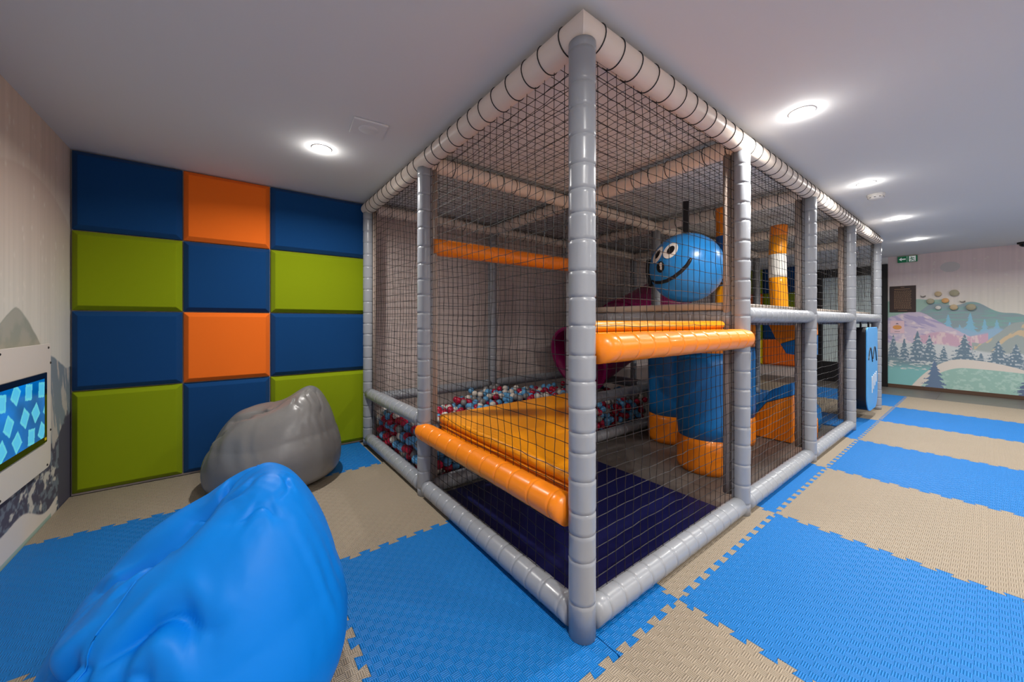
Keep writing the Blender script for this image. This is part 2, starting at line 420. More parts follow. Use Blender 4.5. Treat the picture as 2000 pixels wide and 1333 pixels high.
# ---- far wall mural
def paint_far(Y, Z):
    img = np.zeros(Y.shape+(3,))
    t = sm(1.1, 2.0, Z)[..., None]
    img[:] = np.array([230, 226, 216.])*(1-t) + np.array([228, 206, 204.])*t
    img = blend(img, .5*sm(-.1, -1.0, Y)*sm(1.75, 1.3, Z), (220, 216, 198))
    img *= (0.98+.04*vnoise(Y*60, Z*1.5, 4))[..., None]
    img = blend(img, .85*(((Y+.46)/.095)**2+((Z-1.85)/.075)**2 < 1), (202, 200, 196))
    fl_ = np.random.default_rng(11)
    for k in range(150):
        y0 = fl_.uniform(-4, .1); z0 = fl_.uniform(1.3, 2.0)
        img = blend(img, .8*np.exp(-(((Y-y0)/.010)**2+((Z-z0)/.010)**2)), (236, 228, 214))
    # green and slate hills
    h1 = 1.42-.32*np.abs(Y+.15)**1.2+.03*np.sin(Y*9)
    img = blend(img, sm(-.004, .004, h1-Z)*(Y > -.45), (150, 186, 172))
    h2 = 1.31-.55*np.clip(-Y-.62, 0, 3)**1.3-.7*np.clip(Y+.30, 0, 3)+.03*np.sin(Y*16)
    img = blend(img, sm(-.004, .004, h2-Z), (136, 158, 166))
    img = blend(img, (Z < h2)*sm(.42, .62, fbm(Y*6, Z*40, 6)), (126, 174, 168))
    # far pale-blue firs on a pale-blue ridge
    for y0, z1, hw in ((-.443, 1.15, .10), (-.645, 1.17, .11), (-.771, 1.08, .08), (-.874, 1.07, .08), (-.36, 1.02, .07), (-.55, 1.0, .06), (-.98, 1.04, .08), (-1.15, 1.1, .1), (-1.35, 1.12, .1), (-1.6, 1.1, .1)):
        img = fir(img, Y, Z, y0, .72, z1, hw, (128, 190, 218), 6, int(abs(y0)*100))
    ridge = .93+.03*np.sin(Y*20)
    img = blend(img, sm(-.02, .02, ridge-Z)*(Y < -.28), (146, 186, 216))
    # lilac and pink crags
    cr = 1.17-.75*np.clip(-Y-.16, 0, 2)-.4*np.clip(Y+.05, 0, 2)+.06*fbm(Y*14, Z*4, 8)
    img = blend(img, sm(-.004, .004, cr-Z), (204, 190, 212))
    img = blend(img, (Z < cr)*sm(.48, .6, fbm(Y*12+Z*9, Z*16-Y*6, 10)), (230, 214, 220))
    img = blend(img, (Z < cr)*sm(.52, .6, fbm(Y*9-Z*12, Z*10, 12)), (170, 160, 200))
    pk = .86+.03*np.sin(Y*13)
    img = blend(img, sm(-.02, .02, pk-Z)*(Y < -.1)*(Y > -.8), (208, 168, 190))
    img = blend(img, (Z < pk)*(Y < -.1)*(Y > -.8)*sm(.5, .6, fbm(Y*30, Z*9, 14)), (228, 204, 206))
    # tan and grey crag on the right
    c2 = .72+.30*sm(-.72, -1.05, Y)+.04*fbm(Y*12, Z*5, 16)
    img = blend(img, sm(-.004, .004, c2-Z)*(Y < -.66), (158, 172, 170))
    img = blend(img, (Z < c2)*(Y < -.68)*sm(.55, .62, fbm(Y*16+Z*10, Z*9, 18)), (214, 190, 152))
    # snow field and slate firs
    sf = .70-.10*sm(-.3, -.9, Y)
    img = blend(img, sm(-.03, .01, sf-Z), (206, 214, 216))
    for y0, z1, hw in ((.12, .83, .12), (.0, .78, .10), (-.139, .90, .16), (-.26, .84, .14), (-.40, .68, .10), (-.595, .86, .19), (-.887, .78, .16), (-1.03, .74, .15), (-.74, .60, .09), (-1.2, .85, .18), (-1.5, .8, .17), (-1.8, .86, .18), (-2.2, .82, .18), (-2.7, .84, .18), (-3.2, .8, .18), (-3.7, .84, .18)):
        img = fir(img, Y, Z, y0, .36, z1, hw, (98, 126, 146), 8, int(abs(y0)*77)+3, .8)
    img = blend(img, (Z < .50)*sm(.02, -.02, Z-.44-.05*np.sin(Y*8)), (108, 140, 152))
    # teal lake at left, snow bank and pale green meadow
    img = blend(img, sm(.42, .28, Z)*(Y > -.45), (118, 190, 192))
    img = blend(img, (Z < .44)*(Z > .30)*(Y > -.30)*sm(.54, .6, fbm(Y*14, Z*50, 20)), (210, 218, 216))
    sb = .50-.12*np.clip((Y+.58)/.26, -3, 3)**2*np.where(Y > -.58, 1, .22)
    img = blend(img, sm(-.003, .003, sb-Z), (226, 218, 208))
    gm = .375-.10*np.clip((Y+.60)/.24, -3, 3)**2*np.where(Y > -.6, 1, .06)
    img = blend(img, sm(-.003, .003, gm-Z), (146, 192, 182))
    img = blend(img, (Z < gm)*sm(.5, .6, fbm(Y*30, Z*30, 22)), (170, 208, 198))
    img = fir(img, Y, Z, -.31, -.12, .46, .19, (88, 116, 152), 8, 31)
    img = fir(img, Y, Z, -1.16, -.12, .42, .24, (80, 100, 138), 8, 33)
    return img*.84+np.array([222, 216, 210.])*.16
M['muralR'] = art_mat('mural_far', 0.7, streak=True)
OY0, OY1, OZ1 = 0.27, 1.02, 1.83     # clear opening of the dark framed window
wr = box('wall_right', XR+.002, XR+.1, YF-.1, .18, 0, ZC, M['wallpaper']); tag(wr, 'far wall printed with pastel mountains, firs and snow', None, kind='structure')
art_grid('printed_mural', 'x', XR, -4.2, .18, 0, ZC, 900, 430, paint_far, M['muralR'], wr)
box('wall_pier', XR+.002, XR+.1, 1.11, YB+.1, 0, ZC, M['wallpaper'], wr)
box('wall_lintel', XR+.002, XR+.1, .18, 1.11, 1.96, ZC, M['ceil'], wr)
tr = box('baseboard_right', XR-.012, XR, YF, .18, 0, .055, M['skirting'], None, .003, 1); tag(tr, 'brown skirting along the mountain mural', None, kind='structure')
# dark framed window / door light beside the mural
w1 = empty('window_1', (XR, .6, 0)); tag(w1, 'black framed frosted window beside the mountain mural', None, kind='structure')
def wpart(name, *a, m=M['black'], bev=.004):
    o = box(name, *a, m, None, bev, 1); o.parent = w1; o.matrix_parent_inverse = Matrix.Translation((-XR, -.6, 0)); return o
wpart('jamb', XR-.05, XR+.08, .18, .27, 0, 1.97)
wpart('jamb', XR-.05, XR+.08, 1.0, 1.115, 0, 1.97)
wpart('lintel', XR-.05, XR+.08, .272, .998, 1.82, 1.96)
wpart('sill_panel', XR-.04, XR+.08, .272, .998, 0, .34)
wpart('pane', XR+.02, XR+.03, .272, .998, .342, 1.818, m=M['frost'], bev=0)

# ================================================================ ACOUSTIC PANELS
def panel(label, col, axis, a0, a1, z0, z1, wall, depth=.05, grp='felt panels'):
    """bevelled felt tile; axis 'y': on the back wall, facing -Y; axis 'x': on the far wall, facing -X"""
    g = .003; bv = .028
    pts = []
    for (da, dz, d) in ((g, g, 0.001), (g, g, depth-bv), (g+bv, g+bv, depth)):
        for (a, z) in ((a0+da, z0+dz), (a1-da, z0+dz), (a1-da, z1-dz), (a0+da, z1-dz)):
            pts.append((a, wall-d, z) if axis == 'y' else (wall-d, a, z))
    F = [(0, 1, 2, 3), (8, 9, 10, 11)]
    for k in (0, 4):
        for i in range(4): F.append((k+i, k+(i+1) % 4, k+4+(i+1) % 4, k+4+i))
    bm = bmesh.new(); vs = [bm.verts.new(p) for p in pts]
    for f in F: bm.faces.new([vs[i] for i in f])
    bmesh.ops.recalc_face_normals(bm, faces=bm.faces)
    bmesh.ops.bevel(bm, geom=list(bm.edges), offset=.002, segments=1, affect='EDGES')
    o = bmobj('felt_panel', bm, M[col])
    return tag(o, label, 'wall panel', grp)
px = [XL+.004, -1.188, -.692, .035]; pz = [0.014, .63, 1.114, 1.598, ZC-.003]
PL = [
 [('green', 'large olive green felt panel at floor level in the corner'), ('navy', 'tall navy felt panel at floor level behind the grey bean bag'), ('green', 'large olive green felt panel at floor level beside the ball pit')],
 [('navy', 'navy felt panel in the corner, second row from the floor'), ('orangefelt', 'orange felt panel in the second row from the floor'), ('navy', 'navy felt panel beside the play frame, second row from the floor')],
 [('green', 'olive green felt panel in the corner, second row from the ceiling'), ('navy', 'navy felt panel in the middle column between the two orange ones'), ('green', 'olive green felt panel beside the play frame, second row from ceiling')],
 [('navy', 'dark navy felt panel in the top corner under the ceiling'), ('orangefelt', 'orange felt panel touching the ceiling'), ('navy', 'navy felt panel touching the ceiling beside the play frame')]]
for r in range(4):
    for c in range(3):
        col, lab = PL[r][c]
        panel(lab, col, 'y', px[c], px[c+1], pz[r], pz[r+1], YB, grp='felt panels beside the bean bags')
fy = [1.34, 1.92, 2.50]; fz = [.20, .70, 1.114, 1.598, ZC-.003]
FP = [[('orangefelt', 'low orange felt panel on the far wall behind the frame'), ('yellowfelt', 'yellow felt panel low on the far wall')],
      [('navy', 'navy felt panel above the low orange one on the far wall'), ('green', 'narrow seen green felt panel above the yellow one on the far wall')],
      [('green', 'green felt panel of the far wall seen behind the striped post'), ('orangefelt', 'upper orange felt panel of the far wall left of the striped post')],
      [('navy', 'top navy felt panel of the far wall behind the striped post'), ('green', 'top green felt panel of the far wall left of the striped post')]]
for r in range(4):
    for c in range(2):
        col, lab = FP[r][c]
        panel(lab, col, 'x', fy[c], fy[c+1], fz[r], fz[r+1], XR, grp='felt panels on the far wall')

# ================================================================ FOAM MATS
TP = 1.012; MT = 0.012
XS = [0.40+TP*k for k in range(-2, 7)]        # seams across
XS[0] = XL+.004
YS = [-2.139, -1.127, -.115, .885, 1.888, YB-.055]
def seam(L, n=11, D=.025, e=.035):
    p = (L-2*e)/n; out = [(0, 0), (e, 0)]
    for k in range(n):
        b = e+k*p
        for s, d in ((.02, -.5), (.30, -.5), (.20, .5), (.80, .5), (.70, -.5), (.98, -.5)): out.append((b+s*p, d*D))
    return out+[(L-e, 0), (L, 0)]
def grid_span(G, a, b):
    """the whole grid edge that the span a..b was cut from"""
    lo = max([g for g in G if g <= a+.02]); hi = min([g for g in G if g >= b-.02]); return lo, hi
def cut_edge(G, a, b):
    lo, hi = grid_span(G, a, b); P = [(lo+s, d) for s, d in seam(hi-lo)]
    if lo < a-.02:
        k = max(i for i, p in enumerate(P) if p[0] <= a); P = [(a, P[k][1])]+[p for p in P[k+1:] if p[0] > a+.004]
    if hi > b+.02:
        k = min(i for i, p in enumerate(P) if p[0] >= b); P = [p for p in P[:k] if p[0] < b-.004]+[(b, P[k-1][1])]
    return P
def hs(x0, x1, y, teeth):      # edge along X
    return [(s, y+d) for s, d in cut_edge(XS, x0, x1)] if teeth else [(x0, y), (x1, y)]
def vs_(x, y0, y1, teeth):     # edge along Y
    return [(x+d, s) for s, d in cut_edge(YS, y0, y1)] if teeth else [(x, y0), (x, y1)]
def foam(x0, x1, y0, y1, col, label, tl=1, tr=1, tb=1, tt=1):
    bot = hs(x0, x1, y0, tb); rgt = vs_(x1, y0, y1, tr); top = hs(x0, x1, y1, tt)[::-1]; lft = vs_(x0, y0, y1, tl)[::-1]
    poly = bot[:-1]+rgt[:-1]+top[:-1]+lft[:-1]
    cx, cy = (x0+x1)/2, (y0+y1)/2
    k = .9985
    bm = prism_bm([((x-cx)*k, (y-cy)*k) for x, y in poly], 'z', 0.0005, MT)
    o = bmobj('foam_mat', bm, M[col], None, False, (cx, cy, 0))
    return tag(o, label, 'floor mat', 'interlocking foam floor mats')
A = XS
foam(A[0], A[1], YS[4], YS[5], 'foamtan', 'tan foam mat in the corner below the olive panel', tl=0, tt=0)
foam(A[1], -.055, YS[4], YS[5], 'foamblue', 'small blue foam mat between grey bean bag and ball pit', tr=0, tt=0)
foam(A[0], A[1], YS[3], YS[4], 'foamblue', 'blue foam mat along the mural wall below the screen', tl=0)
foam(A[1], .03, YS[3], YS[4], 'foamtan', 'tan foam mat beside the grey bean bag', tr=0)
foam(A[0], A[1], YS[2], YS[3], 'foamtan', 'tan foam mat under the blue bean bag', tl=0)
foam(A[1], .03, YS[2], YS[3], 'foamblue', 'large blue foam mat left of the corner post', tr=0)
foam(.032, A[2], YS[2], .045, 'foamblue', 'narrow blue foam strip right of the corner post', tl=0, tt=0)
foam(A[0], A[1], YS[1], YS[2], 'foamblue', 'blue foam mat below the lower left edge of the photo', tl=0)
foam(A[1], A[2], YS[1], YS[2], 'foamtan', 'tan foam mat at the bottom edge below the corner post')
ordn = ['nearest', 'second', 'third']
nb = nt_ = 0
for k in range(2, 8):
    last = (k == 7)
    isb = (k % 2 == 0)
    if isb: lab = ordn[nb]+' large blue foam mat of the aisle, counted from the corner post'; nb += 1
    else: lab = ordn[nt_]+' large tan foam mat of the aisle, counted from the corner post'; nt_ += 1
    foam(A[k], A[k+1], YS[1], YS[2], 'foamblue' if isb else 'foamtan', lab, tr=0 if last else 1)
    isb2 = not isb
    full = k >= 6
    y1 = YS[3] if full else .045
    q = {2: 'tan foam strip under the side rail next to the corner post', 3: 'blue foam strip under the side rail at the second post', 4: 'tan foam strip under the side rail at the third post',
         5: 'blue foam mat at the entrance under the hanging pad', 6: 'tan foam mat at the last post of the frame', 7: 'last blue foam mat before the dark floor tiles'}[k]
    foam(A[k], A[k+1], YS[2], y1, 'foamblue' if isb2 else 'foamtan', q, tt=1 if full else 0, tl=0 if k == 6 else 1, tr=0 if last or k == 5 else 1)
    if k == 5: foam(3.85, A[6], .047, YS[3], 'foamblue', 'blue foam mat on the floor inside the entrance bay', tl=0, tr=0, tb=0)
    if k >= 5:
        foam(3.85 if k == 5 else A[k], A[k+1], YS[3], YS[4], 'foamblue' if isb else 'foamtan', {5: 'tan foam mat at the back of the entrance bay', 6: 'blue foam mat behind the last post of the frame', 7: 'tan foam mat beside the black framed window'}[k], tl=0 if k == 5 else 1, tr=0 if last else 1, tt=0)
for k in range(0, 8):
    foam(A[k], A[k+1], YS[0], YS[1], 'foamtan' if k % 2 == 0 else 'foamblue', ('tan' if k % 2 == 0 else 'blue')+' foam mat of the outer row right of the photo, %s from the screen wall' % ['first', 'second', 'third', 'fourth', 'fifth', 'sixth', 'seventh', 'eighth'][k], tl=0 if k == 0 else 1, tr=0 if k == 7 else 1, tb=0)
nm = box('navy_mat', .05, 1.22, .06, 1.18, .0005, .02, M['navymat'], None, .006, 2); tag(nm, 'dark navy floor mat inside the near bay of the frame', 'floor mat')

# ================================================================ PLAY FRAME
pf = empty('play_frame', (0, 0, 0), 'grey and cream padded tube play frame wrapped in black netting', 'play frame')
tie_me = torus_mesh('cable_tie', .0515, .0024)
tie_me.materials.append(M['tie'])
def ties(beam, p0, p1, spacing=.1, start=.06):
    p0 = Vector(p0); p1 = Vector(p1); d = (p1-p0); L = d.length; d.normalize()
    q = d.to_track_quat('Z', 'Y').to_euler(); s = start
    while s < L-.03:
        o = bpy.data.objects.new('cable_tie', tie_me); COL.objects.link(o); o.parent = beam
        o.location = p0+d*s; e = q.copy(); o.rotation_euler = (e.x+random.uniform(-.05, .05), e.y+random.uniform(-.05, .05), e.z)
        s += spacing*random.uniform(.9, 1.1)
GRO = [.117, .258, .342, .413, .518, .61, .675, .753, .841, .926, 1.023, 1.115, 1.2, 1.302, 1.389, 1.467, 1.548, 1.642, 1.734, 1.815, 1.928]
for i, x in enumerate(GX):
    for j, y in enumerate(GY):
        near = (i == 0 and j == 0)
        tube('post', (x, y, .013 if not (.5 < x < 3.83 and y > .5) else .001), (x, y, ZT-.042), RP, M['grey'], pf, pitch=.1, grooves=GRO if near else None, n=32 if near else 18, groove=.003)
# cream beams under the ceiling
RB = .05
ax = Vector((1, 0, 0)); ay = Vector((0, 1, 0))
for j, y in enumerate(GY):
    for i in range(4):
        a, b = GX[i], GX[i+1]
        p0 = (a, y, ZT); p1 = (b, y, ZT); m0 = m1 = None
        if i == 0 and j == 0: m0 = ay
        if i == 0 and j == 2: m0 = -ay
        if i == 3 and j == 0: m1 = -ay
        if i == 3 and j == 2: m1 = ay
        if j == 1:
            if i == 0: p0 = (a+.03, y, ZT)
            if i == 3: p1 = (b-.03, y, ZT)
        o = tube('top_beam', p0, p1, RB, M['cream'], pf, groove=0, grooves=[], n=28, mit0=m0, mit1=m1, cap=False)
        if j < 2 or i < 2: ties(o, (a, y, ZT), (b, y, ZT), .1 if j == 0 else .12)
for i, x in enumerate(GX):
    for j in range(2):
        a, b = GY[j], GY[j+1]
        p0 = (x, a, ZT); p1 = (x, b, ZT); m0 = m1 = None
        if i == 0 and j == 0: m0 = ax
        if i == 0 and j == 1: m1 = -ax
        if i == 4 and j == 0: m0 = -ax
        if i == 4 and j == 1: m1 = ax
        if 0 < i < 4:
            if j == 0: p0 = (x, a+.03, ZT)
            else: p1 = (x, b-.03, ZT)
        o = tube('top_beam', p0, p1, RB, M['cream'], pf, groove=0, grooves=[], n=28, mit0=m0, mit1=m1, cap=False)
        if i < 4: ties(o, (x, a, ZT), (x, b, ZT), .1 if i == 0 else .12)
# rails
def rail(p0, p1, m='grey', r=.045, d0=False, d1=False, name='rail', e=RP-.004, pitch=.085):
    p0 = Vector(p0); p1 = Vector(p1); d = (p1-p0).normalized()
    return tube(name, p0+d*e, p1-d*e, r, M[m], pf, pitch=pitch, dome0=d0, dome1=d1, groove=.003)
ZB = .06
for i in range(3): rail((GX[i], 0, ZB), (GX[i+1], 0, ZB))
for j in range(2): rail((0, GY[j], ZB), (0, GY[j+1], ZB))
for i in range(4): rail((GX[i], GY[2], ZB-.01), (GX[i+1], GY[2], ZB-.01))
for i in range(4): rail((GX[i], GY[1], ZB-.01 if i < 3 else ZB), (GX[i+1], GY[1], ZB-.01 if i < 3 else ZB))
for j in range(2): rail((GX[4], GY[j], ZB), (GX[4], GY[j+1], ZB)) if j == 1 else None
ZM = 1.085
for i in range(1, 4): rail((GX[i], 0, ZM), (GX[i+1], 0, ZM)); rail((GX[i], GY[1], ZM-.01), (GX[i+1], GY[1], ZM-.01))
for x in GX[1:]: rail((x, GY[0], ZM-.02), (x, GY[1], ZM-.02))
rail((0, GY[1], .452), (0, GY[2], .44))
for i in range(2): rail((GX[i], GY[2], .395), (GX[i+1], GY[2], .395)); rail((GX[i], GY[1], .39), (GX[i+1], GY[1], .39))
rail((GX[2], GY[1], .39), (GX[2], GY[2], .39))
# orange rails: step edges and the head bar above the ball pit
tube('step_rail', (-.012, .05, .405), (-.012, GY[1]-.005, .392), .052, M['orange'], pf, pitch=.105, dome1=True, groove=.003, n=28)
tube('step_rail', (.052, -.014, .957), (GX[1], -.014, .957), .052, M['orange'], pf, pitch=.105, dome1=True, groove=.003, n=28)
tube('head_bar', (.045, GY[1], 1.505), (GX[1]-.04, GY[1], 1.505), .052, M['orange'], pf, pitch=.16, groove=.002, n=24)
# taupe hems of the nets beside the posts
for x in GX[1:4]: tube('net_hem', (x-.010, .064, .1), (x-.010, .064, ZT-.03), .022, M['hem'], pf, groove=0, grooves=[], n=10)
tube('net_hem', (.056, GY[1]-.008, .1), (.056, GY[1]-.008, ZT-.03), .020, M['hem'], pf, groove=0, grooves=[], n=10)
tube('net_hem', (.03, GY[2]-.06, .1), (.03, GY[2]-.06, ZT-.03), .014, M['hem'], pf, groove=0, grooves=[], n=10)

# ---- nets
def net(fn, ni, nj, r=.0015, amp=.006, seed=1, skip=None):
    """fn(u,v) in 0..1 -> point; ni x nj meshes, cords between the knots"""
    g = np.random.default_rng(seed)
    u, v = np.meshgrid(np.linspace(0, 1, ni+1), np.linspace(0, 1, nj+1), indexing='ij')
    P = fn(u, v)
    # slack: smooth wander and small jitter, pinned at the border
    pin = np.clip(np.minimum(np.minimum(u*ni, (1-u)*ni), np.minimum(v*nj, (1-v)*nj))/3, 0.15, 1)[..., None]
    wand = np.stack([vnoise(u*ni/7+seed, v*nj/7, seed+k)-.5 for k in range(3)], -1)*2
    P = P + pin*(wand*amp*1.6 + g.normal(0, amp*.22, P.shape))
    A_ = []; B_ = []
    ok = np.ones(u.shape, bool)
    if skip is not None: ok = ~skip(P)
    m1 = ok[:-1] & ok[1:]; A_.append(P[:-1][m1]); B_.append(P[1:][m1])
    m2 = ok[:, :-1] & ok[:, 1:]; A_.append(P[:, :-1][m2]); B_.append(P[:, 1:][m2])
    A_ = np.concatenate(A_); B_ = np.concatenate(B_)
    d = B_-A_; d /= np.linalg.norm(d, axis=1, keepdims=True)+1e-9
    up = np.where(np.abs(d[:, 2:3]) < .8, [[0, 0, 1.]], [[1., .37, 0]])
    a = np.cross(d, up); a /= np.linalg.norm(a, axis=1, keepdims=True); b = np.cross(d, a)
    n = len(A_); V = np.zeros((n, 6, 3))
    for k in range(3):
        off = (a*math.cos(2*PI*k/3)+b*math.sin(2*PI*k/3))*r
        V[:, k] = A_+off; V[:, 3+k] = B_+off
    i = np.arange(n)[:, None]*6
    F = np.concatenate([i+np.array([[k, (k+1) % 3, 3+(k+1) % 3, 3+k]]) for k in range(3)])
    # knots
    K = P[ok]; kr = r*2.1; nk = len(K)
    KV = np.repeat(K[:, None, :], 6, 1)+np.array([[kr, 0, 0], [-kr, 0, 0], [0, kr, 0], [0, -kr, 0], [0, 0, kr], [0, 0, -kr]])
    base = n*6; j = np.arange(nk)[:, None]*6+base
    KF = np.concatenate([j+np.array([t]) for t in ((0, 2, 4), (2, 1, 4), (1, 3, 4), (3, 0, 4), (2, 0, 5), (1, 2, 5), (3, 1, 5), (0, 3, 5))])
    V = np.concatenate([V.reshape(-1, 3), KV.reshape(-1, 3)])
    return meshobj('net', V.tolist(), F.tolist()+KF.tolist(), M['cord'], pf)
def plane(o, du, dv):
    o, du, dv = (np.array(t, float) for t in (o, du, dv))
    return lambda u, v: o + u[..., None]*du + v[..., None]*dv
PT = .053
def n_(L): return max(2, int(round(L/PT)))
for i in range(4):
    a, b = GX[i]+.045, GX[i+1]-.045
    z0 = ZB+.04 if i < 3 else ZM+.04
    net(plane((a, .018, z0), (b-a, 0, 0), (0, 0, ZT-.045-z0)), n_(b-a), n_(ZT-z0), seed=10+i)
for j in range(2):
    a, b = GY[j]+.045, GY[j+1]-.045
    net(plane((.018, a, ZB+.04), (0, b-a, 0), (0, 0, ZT-.045-ZB-.04)), n_(b-a), n_(1.9), seed=20+j)
for i in range(4):
    a, b = GX[i]+.045, GX[i+1]-.045
    net(plane((a, GY[2]-.02, .42), (b-a, 0, 0), (0, 0, ZT-.045-.42)), n_(b-a), n_(1.55), seed=30+i)
    for j in range(2):
        y0, y1 = GY[j]+.045, GY[j+1]-.045
        net(plane((a, y0, ZT+.03), (b-a, 0, 0), (0, y1-y0, 0)), n_(b-a), n_(y1-y0), seed=40+4*j+i, amp=.008)
    if i >= 1: net(plane((a, GY[1]+.01, ZM+.05), (b-a, 0, 0), (0, 0, ZT-.09-ZM)), n_(b-a), n_(.9), seed=50+i)
    else: net(plane((a, GY[1]+.01, 1.55), (b-a, 0, 0), (0, 0, ZT-.045-1.55)), n_(b-a), n_(.41), seed=50)
    if i < 2: net(plane((a, GY[1], ZB+.04), (b-a, 0, 0), (0, 0, .29)), n_(b-a), 5, seed=60+i)
net(plane((GX[4]-.018, GY[1]+.045, .42), (0, GY[2]-GY[1]-.09, 0), (0, 0, 1.54)), n_(1.05), n_(1.54), seed=70)
net(plane((GX[4]-.018, .045, ZM+.05), (0, GY[1]-.09, 0), (0, 0, .83)), n_(1.15), n_(.83), seed=71)

# ================================================================ DECKS AND SOFT PIECES
N11 = (GX[1], GY[1])
def step_pad(poly, z0, z1, z2, label):
    e = empty('step_pad', (poly[0][0], poly[0][1], z0), label, 'step pad', 'triangular step pads')
    cx = sum(p[0] for p in poly)/3; cy = sum(p[1] for p in poly)/3
    def lay(name, k, a, b, bev):
        P = [(cx+(x-cx)*k-poly[0][0], cy+(y-cy)*k-poly[0][1]) for x, y in poly]
        return prism(name, P, 'z', a-z0, b-z0, M['yelorange'], e, bev, 4, True)
    lay('base_layer', .975, z0, z1, .016); lay('fold', .985, z1+.0005, z1+.018, .008); lay('top_layer', 1.0, z1+.0185, z2, .022)
step_pad([(.055, .075), (.055, GY[1]-.06), (GX[1]-.09, GY[1]-.06)], .375, .425, .495, 'low triangular amber step pad behind the left side net')
step_pad([(.11, .05), (GX[1]-.06, .05), (GX[1]-.06, GY[1]-.09)], .965, .992, 1.052, 'upper triangular amber step pad behind the front orange rail')
dl = ['taupe deck pad under the hanging blue ball', 'taupe deck pad below the orange and white post', 'taupe deck pad above the entrance with the hanging pad']
for i in range(1, 4):
    o = box('deck_pad', GX[i]+.012-(.03 if i == 1 else 0), GX[i+1]-.012, .05, GY[1]-.06, 1.112, 1.156, M['deck'], None, .014, 3, True)
    tag(o, dl[i-1], 'deck pad', 'upper deck pads')
def column(x, y, r, bands, label, grp, name='foam_column', lean=(0, 0), z0=.003, bulge=0.0):
    e = empty(name, (x, y, z0), label, 'foam column', grp)
    zz = 0.0; H = sum(b[0] for b in bands)
    for h, m in bands:
        n = 28; V = []; F = []; R = 6
        for i in range(R+1):
            z = zz+h*i/R; t = z/H
            ox = lean[0]*math.sin(t*PI*.9); oy = lean[1]*math.sin(t*PI*.9)
            rr = r*(1+bulge*t) - (.008 if i in (0, R) and r > .1 else .0)
            for k in range(n): V.append((ox+rr*math.cos(2*PI*k/n), oy+rr*math.sin(2*PI*k/n), z))
        for i in range(R):
            for k in range(n): F.append((i*n+k, i*n+(k+1) % n, (i+1)*n+(k+1) % n, (i+1)*n+k))
        F.append(tuple(range(n))[::-1]); F.append(tuple(R*n+k for k in range(n)))
        meshobj('band', V, F, M[m], e, True)
        zz += h
    return e
bb = [(.235, 'orange'), (.595, 'blue'), (.20, 'orange')]
column(1.80, .42, .2, bb, 'front blue foam column with orange foot under the deck', 'blue foam columns under the deck')
column(2.2, .91, .2, bb, 'rear left blue foam column with orange foot under the deck', 'blue foam columns under the deck')
column(2.56, .58, .2, bb, 'rear right blue foam column half hidden behind the second post', 'blue foam columns under the deck')
column(3.30, .42, .072, [(.315, 'yelorange'), (.223, 'white'), (.18, 'yelorange'), (.10, 'orange')], 'slim orange and white striped foam post standing on the deck', 'striped foam posts', lean=(-.03, .01), z0=1.157)
column(2.19, .46, .07, [(.17, 'yelorange'), (.22, 'blue'), (.18, 'navy'), (.22, 'orange')], 'orange and navy foam post just behind the hanging blue ball', 'striped foam posts', lean=(.02, 0), z0=1.157)
# squeeze obstacle: block on the floor and its counterpart under the deck
e = empty('foam_wedge', (2.88, .2, .003), 'sloping orange foam wedge with blue cap on the floor', 'foam wedge', 'foam wedges under the deck')
low = [(.005, 0), (.005, .41), (.20, .318), (.285, .195), (.45, .10), (.45, 0)]
prism('body', low, 'x', 0, .30, M['orange'], e, .008, 2)
cap = [(.005, .412), (.005, .525), (.16, .44), (.21, .365), (.30, .25), (.45, .14), (.45, .102), (.285, .197), (.20, .32)]
prism('cap', cap, 'x', 0, .30, M['blue'], e, .008, 2)
e = empty('foam_wedge', (2.88, .1, 1.04), 'orange and blue foam wedge hanging under the deck', 'foam wedge', 'foam wedges under the deck')
prism('body', [(.0, 0), (.29, 0), (.225, -.155), (.195, -.185), (.0, -.11)], 'x', 0, .30, M['orange'], e, .006, 2)
prism('tip', [(.0, -.112), (.195, -.187), (.15, -.27), (.0, -.285)], 'x', 0, .30, M['blue'], e, .006, 2)
o = lathe('foam_drum', [(0, 0), (.17, 0), (.2, .03), (.21, .12), (.20, .21), (.18, .24), (0, .245)], M['blue'], None, 28, (3.52, .36, .004)); tag(o, 'low round blue foam drum on the floor near the third post', 'foam drum')
o = prism('foam_block', [(3.10, .12), (3.25, .11), (3.26, .17), (3.12, .19)], 'z', .003, .19, M['orange'], None, .02, 3, True); tag(o, 'small orange foam block on the floor beside the blue drum', 'foam block')

o = box('foam_block', 2.93, 3.34, .62, 1.08, .003, .32, M['blue'], None, .02, 3, True); tag(o, 'blue foam block on the floor behind the orange wedge', 'foam block')
# ---- tube slide
sl = empty('tube_slide', (1.97, 1.83, .645), 'magenta plastic tube slide running down into the ball pit', 'slide')
def sl_tube(name, R, t, L0, L1, th):
    d = Vector((math.cos(th), 0, math.sin(th))); yv = Vector((0, 1, 0)); wv = Vector((-math.sin(th), 0, math.cos(th)))
    V = []; F = []; n = 40; st = np.linspace(L0, L1, 14)
    for rr in (R, R-t):
        for s in st:
            for k in range(n):
                a = 2*PI*k/n
                V.append(d*s + yv*math.cos(a)*rr + wv*math.sin(a)*rr)
    m = len(st)*n
    for i in range(len(st)-1):
        for k in range(n):
            k2 = (k+1) % n
            F.append((i*n+k, i*n+k2, (i+1)*n+k2, (i+1)*n+k)); F.append((m+i*n+k, m+(i+1)*n+k, m+(i+1)*n+k2, m+i*n+k2))
    for k in range(n):
        k2 = (k+1) % n; F.append((k, m+k, m+k2, k2)); q = (len(st)-1)*n
        F.append((q+k, q+k2, m+q+k2, m+q+k))
    return meshobj(name, V, F, M['purple'], sl, True)
TH = .36
sl_tube('chute', .35, .012, 0, 1.85, TH)
sl_tube('flange', .372, .026, 0, .03, TH)
sl_tube('flange', .372, .026, .86, .92, TH)
